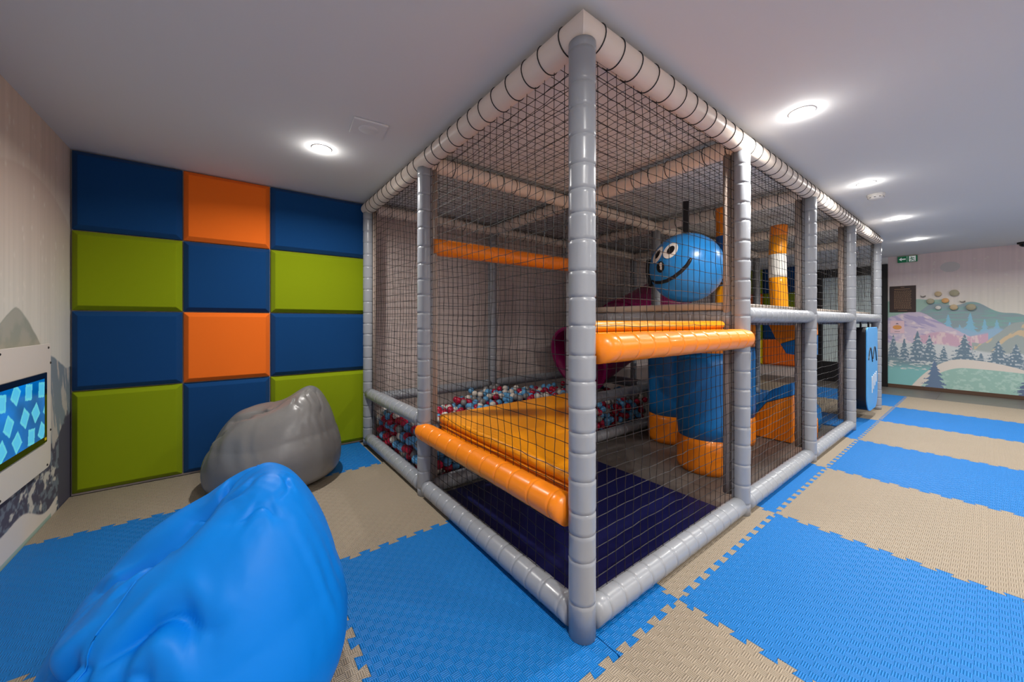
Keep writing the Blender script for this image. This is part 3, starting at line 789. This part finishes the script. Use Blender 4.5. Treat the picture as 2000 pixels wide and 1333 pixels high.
prism('bracket', [(-.05, -.5), (.05, -.5), (.05, -.2), (-.05, -.2)], 'y', -.12, .12, M['purple'], sl, .005, 1)

# ---- hanging ball with a face
hb = empty('hanging_ball', (1.85, .6, 1.46), 'big blue hanging ball with printed eyes and smile on the deck', 'hanging ball')
RBALL = .264
lathe('ball', [(RBALL*math.sin(PI*k/28), -RBALL*math.cos(PI*k/28)) for k in range(29)], M['toyblue'], hb, 48)
to_cam = (CAM-Vector((1.85, .6, 1.46))).normalized()
az0 = math.atan2(to_cam.y, to_cam.x)
def on_ball(lon, lat, r=RBALL+.001):
    # lon > 0 = to the right as seen from the aisle corner
    return Vector((math.cos(az0+lon)*math.cos(lat), math.sin(az0+lon)*math.cos(lat), math.sin(lat)))*r
def patch(name, lon, lat, ra, rb, m, rot=0.0, lift=.001, par=None):
    V = [on_ball(lon, lat, RBALL+lift+.002)]; n = 24; F = []
    for ring, q in ((1, .5), (2, 1.0)):
        for k in range(n):
            t = 2*PI*k/n; a, b = q*ra*math.cos(t), q*rb*math.sin(t)
            a, b = a*math.cos(rot)-b*math.sin(rot), a*math.sin(rot)+b*math.cos(rot)
            V.append(on_ball(lon+a/max(.3, math.cos(lat)), lat+b, RBALL+lift+(.002 if ring == 1 else .001)))
    for k in range(n):
        k2 = (k+1) % n
        F.append((0, 1+k, 1+k2)); F.append((1+k, 1+n+k, 1+n+k2, 1+k2))
    return meshobj(name, V, F, m, par or hb, True)
ey = patch('eye', -.44, .42, .20, .25, M['toywhite'], -.25)
patch('pupil', -.42, .42, .10, .13, M['toyblack'], -.25, .004, ey)
ey = patch('eye', -.90, .36, .19, .26, M['toywhite'], -.25)
patch('pupil', -.88, .36, .09, .13, M['toyblack'], -.25, .004, ey)
ns = patch('nose', -.71, -.03, .14, .16, M['toyblack'])
patch('nose_spot', -.68, .03, .045, .06, M['toywhite'], 0, .004, ns); patch('nose_spot', -.67, -.07, .04, .05, M['toywhite'], 0, .004, ns)
sp = [(-1.30, -.36), (-1.05, -.45), (-.80, -.47), (-.55, -.44), (-.32, -.35), (-.12, -.21), (.03, -.05), (.13, .13)]
pts = []
for k in range(len(sp)-1):
    for q in range(5):
        f = q/5; pts.append(on_ball(sp[k][0]*(1-f)+sp[k+1][0]*f, sp[k][1]*(1-f)+sp[k+1][1]*f, RBALL-.004))
pts.append(on_ball(*sp[-1], RBALL-.004))
cord_mesh('smile', pts, [.014 if 3 < k < len(pts)-2 else .011 for k in range(len(pts))], M['toyblack'], hb, 8)
prism('strap', [(-.022, .262), (.022, .262), (.022, .515), (-.022, .515)], 'y', -.003, .003, M['toyblack'], hb).rotation_euler = (0, 0, -.9)
for sgn in (0, 1):
    pts = [on_ball(-1.62-.1*math.sin(k*.5), .30-.75*k/6, RBALL+.012) for k in range(7)]
    if sgn: pts = [on_ball(1.9+.1*math.sin(k*.5), .30-.75*k/6, RBALL+.012) for k in range(7)]
    cord_mesh('side_band', pts, .024, M['toyblack'], hb, 8)

# ---- hanging pad at the entrance
dp = empty('hanging_pad', (4.515, .005, .10), 'blue padded entrance flap with printed brows and teeth, black sides', 'entrance pad')
def rrect(w2, z0, z1, rb, rt, n=6):
    P = []
    for (cx_, cz_, a0, r) in ((w2-rb, z0+rb, -PI/2, rb), (w2-rt, z1-rt, 0, rt), (-w2+rt, z1-rt, PI/2, rt), (-w2+rb, z0+rb, PI, rb)):
        for k in range(n+1):
            a = a0+PI/2*k/n; P.append((cx_+r*math.cos(a), cz_+r*math.sin(a)))
    return P
prism('side_wall', rrect(.283, .012, .885, .16, .05), 'y', -.050, .055, M['toyblack'], dp, .006, 2)
prism('front_face', rrect(.285, .01, .887, .16, .05), 'y', -.062, -.051, M['padblue'], dp, .004, 2)
for q in (-.13, .10):
    cord_mesh('brow', [(q-.10+.20*k/8, -.063, .55+.14*math.sin(PI*k/8)-.03*k/8) for k in range(9)], .006, M['toyblack'], dp, 6)
for k in range(4):
    xx = -.04+.075*k; zt = .36+.012*k
    prism('tooth', [(xx-.012, zt), (xx+.012, zt+.006), (xx+.010, zt-.16+.02*k), (xx-.006, zt-.17+.02*k)], 'y', -.066, -.0625, M['toywhite'], dp)
for q in (-.2, .2):
    prism('strap', [(q-.02, .885), (q+.02, .885), (q+.02, .95), (q-.02, .95)], 'y', -.006, .006, M['toyblack'], dp)

# ================================================================ BALL PIT
def ball_mesh(m):
    bm = bmesh.new(); bmesh.ops.create_icosphere(bm, subdivisions=2, radius=.03)
    me = bpy.data.meshes.new('pit_ball'); bm.to_mesh(me); bm.free(); me.shade_smooth(); me.materials.append(M[m]); return me
BK = [('ballred', 'red'), ('ballblue', 'light blue'), ('ballwhite', 'white'), ('ballgrey', 'grey')]
BM_ = [ball_mesh(k) for k, _ in BK]
cand = []
dx = .0605; lz = .050
X0, X1_, Y0, Y1_ = .062, 2.44, GY[1]+.085, GY[2]-.085
def surf(x, y): return .30+.05*math.exp(-((x-1.3)**2+(y-2.1)**2)/.25)-.03*math.exp(-((x-.4)**2+(y-2.2)**2)/.2)+.015*math.sin(7*x+3*y)
for l in range(8):
    z = .035+lz*l; ox = (l % 2)*dx*.5
    nx = int((X1_-X0-ox)/dx); ny = int((Y1_-Y0-ox)/dx)
    for i in range(nx+1):
        for j in range(ny+1):
            x = X0+ox+i*dx; y = Y0+ox+j*dx; s = surf(x, y)
            if z > s: continue
            top = z+2*lz > s
            lf = i < 2; fr = j < 2
            if not (top or lf or fr): continue
            d2 = math.hypot(x-1.98-((z-.66)/math.tan(TH)), y-1.83) if x > 1.9 else 9
            if x > 1.95 and z > .645+(x-1.97)*math.tan(TH)-.46 and abs(y-1.83) < .42: continue
            jx, jy, jz = (random.uniform(-.004, .004) for _ in range(3))
            expo = (z+lz > s) or i == 0 or j == 0
            cand.append((expo, (x+jx, y+jy, z+jz+(.012*random.random() if z+lz > s else 0))))
Q = np.array([p for _, p in cand]); Q += rng.normal(0, .013, Q.shape)
for it in range(14):
    mv = np.zeros(Q.shape)
    for k in range(0, len(Q), 400):
        D = Q[k:k+400, None, :]-Q[None, :, :]; d = np.sqrt((D**2).sum(-1))+1e-6
        wgt = np.where((d < .0595) & (d > 1e-5), (.0595-d)/d*.45, 0)
        mv[k:k+400] = (D*wgt[..., None]).sum(1)
    Q += mv
    Q[:, 0] = np.clip(Q[:, 0], .055, X1_+.01); Q[:, 1] = np.clip(Q[:, 1], GY[1]+.075, Y1_+.02); Q[:, 2] = np.maximum(Q[:, 2], .032)
cand = [(e_, tuple(q)) for (e_, _), q in zip(cand, Q.tolist())]
order = sorted(range(len(cand)), key=lambda k: (not cand[k][0], (Vector(cand[k][1])-CAM).length))
single = set(order[:300])
SV = [[] for _ in BK]; SF = []; V = []; F = []; MI = []
tpl = BM_[0]; tv = [tuple(v.co) for v in tpl.vertices]; tf = [tuple(p.vertices) for p in tpl.polygons]
for k, (ex, p) in enumerate(cand):
    c = random.choices(range(4), (.34, .30, .20, .16))[0]
    if k in single:
        o = bpy.data.objects.new('pit_ball', BM_[c]); o.location = p; COL.objects.link(o)
        o.rotation_euler = (random.random()*6, random.random()*6, 0)
        tag(o, 'small %s plastic ball in the ball pit' % BK[c][1], 'ball', '%s balls in the ball pit' % BK[c][1])
    else:
        b0 = len(V); V += [(p[0]+a, p[1]+b, p[2]+cc) for a, b, cc in tv]
        F += [(f[0]+b0, f[1]+b0, f[2]+b0) for f in tf]; MI += [c]*len(tf)
me = bpy.data.meshes.new('pit_balls'); me.from_pydata(V, [], F)
for k, _ in BK: me.materials.append(M[k])
me.polygons.foreach_set('material_index', MI); me.shade_smooth(); me.update()
o = bpy.data.objects.new('pit_balls', me); COL.objects.link(o); tag(o, 'mass of red, blue, white and grey balls filling the pit', 'balls', None, 'stuff')

# ================================================================ BEAN BAGS
def beanbag(name, loc, lean, R, Hl, Hh, m, label, folds, seed, peak=.45, tp=.30, pw=.62):
    """lean: world angle of the high back; folds in (x,y)/R seen from above, +x to the high back"""
    e = empty(name, loc, label, 'bean bag', 'bean bags', rz=lean)
    na, nt2 = 220, 150; V = []; F = []
    rt = (1-np.linspace(0, 1, 96)**1.6); s = np.concatenate([np.linspace(-PI/2, 0, nt2-96, endpoint=False), np.arccos(np.clip(rt, .004, 1)**2)])[:, None]; a = np.linspace(0, 2*PI, na, endpoint=False)[None, :]
    cs = np.cos(s); sn = np.sin(s)
    rho = np.power(np.clip(cs, 0, 1), .50); zeta = np.where(sn < 0, .30*(1-np.power(-sn.clip(-1, 0), .45)), .30+.70*np.power(sn.clip(0, 1), .85))
    x = rho*np.cos(a); y = rho*np.sin(a)
    low = 1+.05*np.sin(np.clip(zeta, 0, .6)/.6*PI)
    taper = 1-tp*np.clip(zeta-.35, 0, 1)**1.3
    xs = x*low*taper; ys = y*low*taper
    q = np.exp(-((x-peak)/pw)**2)*np.exp(-(y/.95)**2)
    top = Hl+(Hh-Hl)*np.clip(.15*(x+1)/2+.95*q, 0, 1.05)
    zz = zeta*top
    xs = xs+.16*np.clip(zeta-.3, 0, 1)*np.exp(-((x-.2)/.9)**2)
    X = xs*R; Y = ys*R; Z = zz+0*a
    # folds
    disp = np.zeros(X.shape)
    up = sm(.25, .55, zeta+0*a)
    px_, py_ = xs+0*a, ys+0*a
    for (x0, y0, x1, y1, wd, dep) in folds:
        ux, uy = x1-x0, y1-y0; L = math.hypot(ux, uy); t = np.clip(((px_-x0)*ux+(py_-y0)*uy)/L**2, 0, 1)
        wob = .05*np.sin(t*7+x0*9)
        dd = ((px_-x0-t*ux)*(-uy)+(py_-y0-t*uy)*ux)/L + wob
        far = np.hypot(px_-x0-t*ux, py_-y0-t*uy)
        ins = np.exp(-(np.maximum(far-np.abs(dd), 0)/wd)**2)
        fade = np.sin(np.clip(t, .06, .94)*PI)**.6
        disp += up*ins*fade*dep*(-np.exp(-(np.abs(dd)/wd)**1.25)+.28*np.exp(-((np.abs(dd)-1.9*wd)/(1.1*wd))**2))
    # soft bulges, slanting pulls down the sides and fine gathers at the shoulder
    g3 = lambda f, sd: fbm((px_*1.0+.35*zeta)*f+50, (py_*1.0-.45*zeta)*f+50, sd, 2)-.37
    disp += .018*g3(1.6, seed)+.007*g3(4.0, seed+3)
    sl_ = np.sin(a*26+4*np.sin(a*2+seed)+zeta*14)
    disp += .0030*sl_*np.exp(-((zeta-.62)/.22)**2)*sm(.48, .62, fbm(a*1.6+9, zeta*3+a*0+4, seed+7, 2)+.12)
    nrm = np.stack([x*np.cos(s)**.3, y*np.cos(s)**.3, sn+0*a], -1); nrm /= np.linalg.norm(nrm, axis=-1, keepdims=True)+1e-9
    disp *= sm(-1.3, -.9, s+0*a)
    P = np.stack([X, Y, Z], -1)+nrm*disp[..., None]
    P[..., 2] = np.maximum(P[..., 2], 0.001)
    V = P.reshape(-1, 3).tolist()
    for i in range(nt2-1):
        for k in range(na):
            k2 = (k+1) % na
            F.append((i*na+k, i*na+k2, (i+1)*na+k2, (i+1)*na+k))
    F.append(tuple(range(na))[::-1]); F.append(tuple((nt2-1)*na+k for k in range(na)))
    cover = meshobj('cover', V, F, m, e, True)
    # piped seam arching over the top
    ti = nt2
    for a0, s0, s1 in ((.9, -1.0, 1.35), (PI+.6, -1.0, 1.2)):
        k = int(a0/(2*PI)*na) % na
        pts = [P[i, k]+nrm[i, k]*.0005 for i in range(nt2) if s0 < s[i, 0] < s1]
        cord_mesh('seam', pts[::2], .0022, m, cover, 6)
    return e
fA = math.radians(52.6)
folds_blue = [(.12, .10, -.60, .02, .20, .085), (-.10, .06, -.46, -.26, .04, .045), (-.66, .22, -.42, -.06, .05, .030), (-.08, .20, .32, .26, .05, .030),
              (-.62, -.50, -.06, -.80, .05, .045), (-.94, -.06, -.70, -.48, .05, .060), (-.70, -.56, -.34, -.84, .045, .030),
              (.62, -.10, .40, -.42, .03, .010), (.62, .30, .34, .48, .03, .012), (.10, -.40, .42, -.52, .04, .010), (.30, -.10, -.05, -.16, .045, .018)]
beanbag('bean_bag', (-.968, .44, .013), .12, .318, .45, .61, M['bagblue'], 'bright blue bean bag in the foreground', folds_blue, 21, peak=.34, tp=.16, pw=.60)
folds_grey = [(-.78, -.26, -.05, -.28, .18, .065), (-.80, -.40, -.25, -.50, .045, .040), (-.62, -.14, .02, -.30, .045, .040), (-.30, -.42, .14, -.34, .04, .028), (-.5, .30, .1, .24, .05, .025), (.30, -.30, .52, -.56, .035, .014), (.66, .0, .80, -.35, .03, .014), (.52, -.15, .66, -.48, .03, .012)]
beanbag('bean_bag', (-.692, 2.015, .013), -.38, .362, .475, .605, M['baggrey'], 'dark grey bean bag against the felt panels', folds_grey, 33, peak=.52, tp=.17, pw=.44)

# ================================================================ TOUCH SCREEN BOARD
BYC = 1.525; BS0, BS1 = .98, 2.0
tb = empty('touch_screen_board', (XL, BYC, .29), 'white wall board with a touch screen showing floating cards', 'game board')
def tbp(o): o.parent = tb; o.matrix_parent_inverse = Matrix.Translation((-XL, -BYC, -.29)); return o
tbp(prism('backing', [(p[0]+BYC, p[1]) for p in rrect(.553, .324, .931, .035, .012)], 'x', XL+.003, XL+.026, M['plywood'], None, .002, 1))
tbp(prism('front_plate', [(p[0]+BYC, p[1]) for p in rrect(.56, .318, .938, .04, .014)], 'x', XL+.0265, XL+.034, M['boardwhite'], None, .003, 2))
def paint_screen(Y, Z):
    img = np.zeros(Y.shape+(3,)); img[:] = (0, 104, 184)
    img *= (.75+.5*fbm(Y*7, Z*9, 40))[..., None]
    g = np.random.default_rng(3); k = 0
    for row in range(3):
        for c in range(8):
            y0 = 1.05+.125*c+g.uniform(-.02, .02)+(.06 if row % 2 else 0); z0 = .530+.100*row+g.uniform(-.012, .012); an = g.choice([0.05, -.1, .6, -.6, .12])
            dy, dz = Y-y0, Z-z0; p = dy*math.cos(an)+dz*math.sin(an); q = -dy*math.sin(an)+dz*math.cos(an)
            mk = (np.abs(p) < .034)*(np.abs(q) < .036)
            img = blend(img, .9*mk, (104, 208, 222)); img = blend(img, .6*(np.abs(p) < .024)*(np.abs(q) < .025), (70, 176, 224))
    return img
M['screen'] = art_mat('screen_glow', .15, emit=.55)
tbp(box('bezel', XL+.034, XL+.044, BS0, BS1, .457, .800, M['bezel'], None, .003, 2))
s_ = art_grid('screen', 'x', XL+.0445, BS0+.035, BS1-.035, .488, .772, 260, 100, paint_screen, M['screen']); tbp(s_)
tbp(box('energy_sticker', XL+.0446, XL+.045, BS1-.035, BS1-.012, .470, .483, M['yellowfelt']))
for (yy, zz) in ((BYC+.525, .918), (BYC+.551, .84), (BYC+.551, .50), (BYC+.51, .334), (BYC+.04, .918), (BYC+.04, .334), (BYC-.46, .918), (BYC-.46, .334)):
    tbp(lathe('screw', [(0, 0), (.006, 0), (.006, .002), (.003, .004), (0, .004)], M['steel'], None, 10, (XL+.0335, yy, zz), (0, PI/2, 0)))

# ================================================================ CEILING FITTINGS
def downlight(x, y, label, seen=True):
    e = empty('downlight', (x, y, ZC), label, 'downlight', 'recessed ceiling downlights')
    lathe('trim_ring', [(.040, -.0005), (.041, -.003), (.052, -.003), (.056, -.0003)], M['plastic'], e, 40, smooth=False)
    lathe('lens', [(0, -.010), (.020, -.009), (.034, -.006), (.040, -.0015)], M['lens'], e, 24)
    ld = bpy.data.lights.new('lamp', 'AREA'); ld.shape = 'DISK'; ld.size = .08; ld.energy = LAMP_W*.80; ld.color = LAMP_COL; ld.spread = math.radians(160)
    lo = bpy.data.objects.new('lamp', ld); COL.objects.link(lo); lo.parent = e; lo.location = (0, 0, -.012)
    pd = bpy.data.lights.new('lamp_glow', 'POINT'); pd.energy = LAMP_W*.065; pd.color = LAMP_COL; pd.shadow_soft_size = .006
    po_ = bpy.data.objects.new('lamp_glow', pd); COL.objects.link(po_); po_.parent = e; po_.location = (0, 0, -.026)
    return e
downlight(-.5, 1.596, 'round ceiling downlight above the grey bean bag')
al = ['nearest ceiling downlight of the row over the aisle', 'second ceiling downlight of the row over the aisle', 'third ceiling downlight of the row over the aisle', 'farthest ceiling downlight of the row over the aisle']
for k, x in enumerate((1.302, 2.831, 4.36, 5.90)): downlight(x, -.26, al[k])
downlight(-.5, -.95, 'ceiling downlight above the camera, over the top edge of the photo')
for q, x in enumerate((-.3, 1.3, 2.83, 4.36, 5.9)): downlight(x, -1.85, '%s ceiling downlight of the outer row, right of the photo' % ['first', 'second', 'third', 'fourth', 'fifth'][q])
for q, x in enumerate((-.3, 1.9, 4.1)): downlight(x, -3.3, '%s ceiling downlight of the row behind the camera' % ['first', 'second', 'third'][q])
vp = empty('ceiling_plate', (-.346, 1.187, ZC), 'square white cover plate on the ceiling beside a downlight', 'ceiling plate', rz=-.1)
box('plate', -.085, .085, -.085, .085, -.012, -.0005, M['ceil'], vp, .004, 2)
lathe('disc', [(0, -.0145), (.045, -.0145), (.05, -.0122)], M['ceil'], vp, 28)
sd = empty('smoke_detector', (3.227, -.258, ZC), 'white round smoke detector on the ceiling above the aisle', 'smoke detector')
lathe('base', [(0, -.0005), (.055, -.0005), (.055, -.012), (0, -.012)], M['plastic'], sd, 28)
lathe('head', [(.050, -.0122), (.052, -.022), (.044, -.036), (.03, -.042), (0, -.043)], M['plastic'], sd, 28)
for k in range(10):
    a = 2*PI*k/10
    o = box('slot', -.006, .006, -.002, .002, -.030, -.020, M['black'], sd); o.location = (.0475*math.cos(a), .0475*math.sin(a), 0); o.rotation_euler = (0, 0, a+PI/2)
dc = empty('dome_camera', (7.25, -1.09, ZC), 'small black dome on the ceiling at the right edge', 'dome camera')
lathe('base', [(0, -.0005), (.06, -.0005), (.06, -.02), (.05, -.024), (0, -.024)], M['black'], dc, 24)
lathe('dome', [(.045*math.cos(t), -.0242-.04*math.sin(t)) for t in (0, .3, .6, .9, 1.2, PI/2)], M['bezel'], dc, 24)

# ================================================================ THINGS ON THE FAR WALL
def wallobj(e, o): return o
ex = empty('exit_sign', (XR, -.036, 2.02), 'green emergency exit sign with white arrow and running figure', 'exit sign')
bx = box('housing', -.035, -.001, -.105, .105, -.048, .045, M['signgreen'], ex, .004, 2)
def onface(name, poly, m, x=-.0362): return prism(name, poly, 'x', x, x+.0008, m, ex)
# seen from inside the room the +Y side is on the left
onface('arrow', [(.092, 0), (.060, .028), (.064, .009), (.018, .009), (.018, -.009), (.064, -.009), (.060, -.028)], M['signwhite'])
onface('divider', [(.0045, -.046), (.0015, -.046), (.0015, .044), (.0045, .044)], M['signwhite'])
onface('door_field', [(-.016, -.042), (-.088, -.042), (-.088, .040), (-.016, .040)], M['signwhite'])
cord_fig = [[(-.045, .005), (-.055, -.014)], [(-.055, -.014), (-.040, -.024)], [(-.040, -.024), (-.034, -.038)], [(-.055, -.014), (-.066, -.022)], [(-.066, -.022), (-.078, -.034)], [(-.045, .008), (-.066, .012)], [(-.066, .012), (-.072, -.002)], [(-.045, .008), (-.034, -.004)], [(-.034, -.004), (-.026, .004)]]
fig = None
V = []; F = []
for (a, b) in cord_fig:
    d = Vector((b[0]-a[0], b[1]-a[1])).normalized(); nn = Vector((-d.y, d.x))*.0042
    k = len(V); V += [(-.0368, a[0]+nn.x, a[1]+nn.y), (-.0368, a[0]-nn.x, a[1]-nn.y), (-.0368, b[0]-nn.x, b[1]-nn.y), (-.0368, b[0]+nn.x, b[1]+nn.y)]; F.append((k, k+1, k+2, k+3))
k = len(V); V += [(-.0368, -.043+.0075*math.cos(2*PI*t/12), .021+.0075*math.sin(2*PI*t/12)) for t in range(12)]; F.append(tuple(range(k, k+12)))
meshobj('running_figure', V, F, M['signgreen'], ex)

po = empty('rules_board', (XR, .018, 1.40), 'dark brown board with lines of small tan lettering', 'notice board')
box('board', -.014, -.001, -.142, .142, -.205, .205, M['brownboard'], po, .002, 1)
V = []; F = []
def bar(y0, y1, z0, z1, x=-.0148):
    k = len(V); V.extend([(x, y0, z0), (x, y1, z0), (x, y1, z1), (x, y0, z1)]); F.append((k, k+1, k+2, k+3))
bar(-.02, .02, .180, .188); bar(-.08, .09, .150, .160)
for r in range(19):
    z = .125-.0155*r; y = .092
    while y > -.085:
        wl_ = random.uniform(.008, .026); bar(max(-.095, y-wl_), y, z, z+.0062); y -= wl_+.005
    
bar(-.05, .05, -.185, -.178)
meshobj('lettering', V, F, M['brownprint'], po)
nt2_ = empty('paper_notice', (XR, .077, .96), 'pale pink paper notice with a small orange print', 'notice')
box('sheet', -.003, -.001, -.076, .076, -.098, .098, M['paper'], nt2_)
V = []; F = []
for (c0, c1, r0, r1) in ((0, -.005, .05, .035),):
    V = [(-.0034, c0+r0*math.cos(2*PI*k/20), c1+r1*math.sin(2*PI*k/20)) for k in range(20)]; F = [tuple(range(20))]
meshobj('picture', V, F, M['paperprint'], nt2_)
prism('heading', [(-.02, .045), (.02, .045), (0, .065)], 'x', -.0036, -.0032, M['ink'], nt2_)
prism('caption', [(-.03, -.075), (.03, -.075), (.03, -.068), (-.03, -.068)], 'x', -.0036, -.0032, M['ink'], nt2_)
pegs = [(-.347, 1.457, .036, 'pegtan', 'tan round wall peg, upper left of the cluster'), (-.271, 1.353, .040, 'pegolive', 'olive round wall peg, left of the orange one'),
        (-.416, 1.356, .036, 'pegorange', 'orange round wall peg in the middle of the cluster'), (-.500, 1.462, .046, 'pegolive', 'largest olive round wall peg at the top of the cluster'),
        (-.347, 1.252, .028, 'pegwhite', 'small white round wall peg at the bottom of the cluster'), (-.496, 1.255, .039, 'pegtan', 'tan round wall peg in the lowest row'),
        (-.652, 1.252, .045, 'pegolive', 'olive round wall peg at the lower right of the cluster')]
for (y, z, r, m, lab) in pegs:
    o = lathe('wall_peg', [(0, .0), (r*.75, 0), (r*.8, .012), (r, .016), (r, .030), (r*.92, .034), (0, .035)], M[m], None, 24, (XR-.0005, y, z), (0, -PI/2, 0))
    tag(o, lab, 'wall peg', 'round wall pegs')
for (y, z, lab) in ((-.198, 1.437, 'small dark crescent peg at the left of the cluster'), (-.577, 1.342, 'small dark crescent peg at the right of the cluster')):
    P = [(.026*math.cos(t)+y, .022*math.sin(t)+z) for t in np.linspace(PI*.95, PI*2.15, 10)]+[(.020*math.cos(t)+y+.004, .012*math.sin(t)+z+.004) for t in np.linspace(PI*2.1, PI*1.0, 10)]
    o = prism('crescent_peg', P, 'x', XR-.022, XR-.0005, M['pegdark']); tag(o, lab, 'wall peg', 'crescent wall pegs')
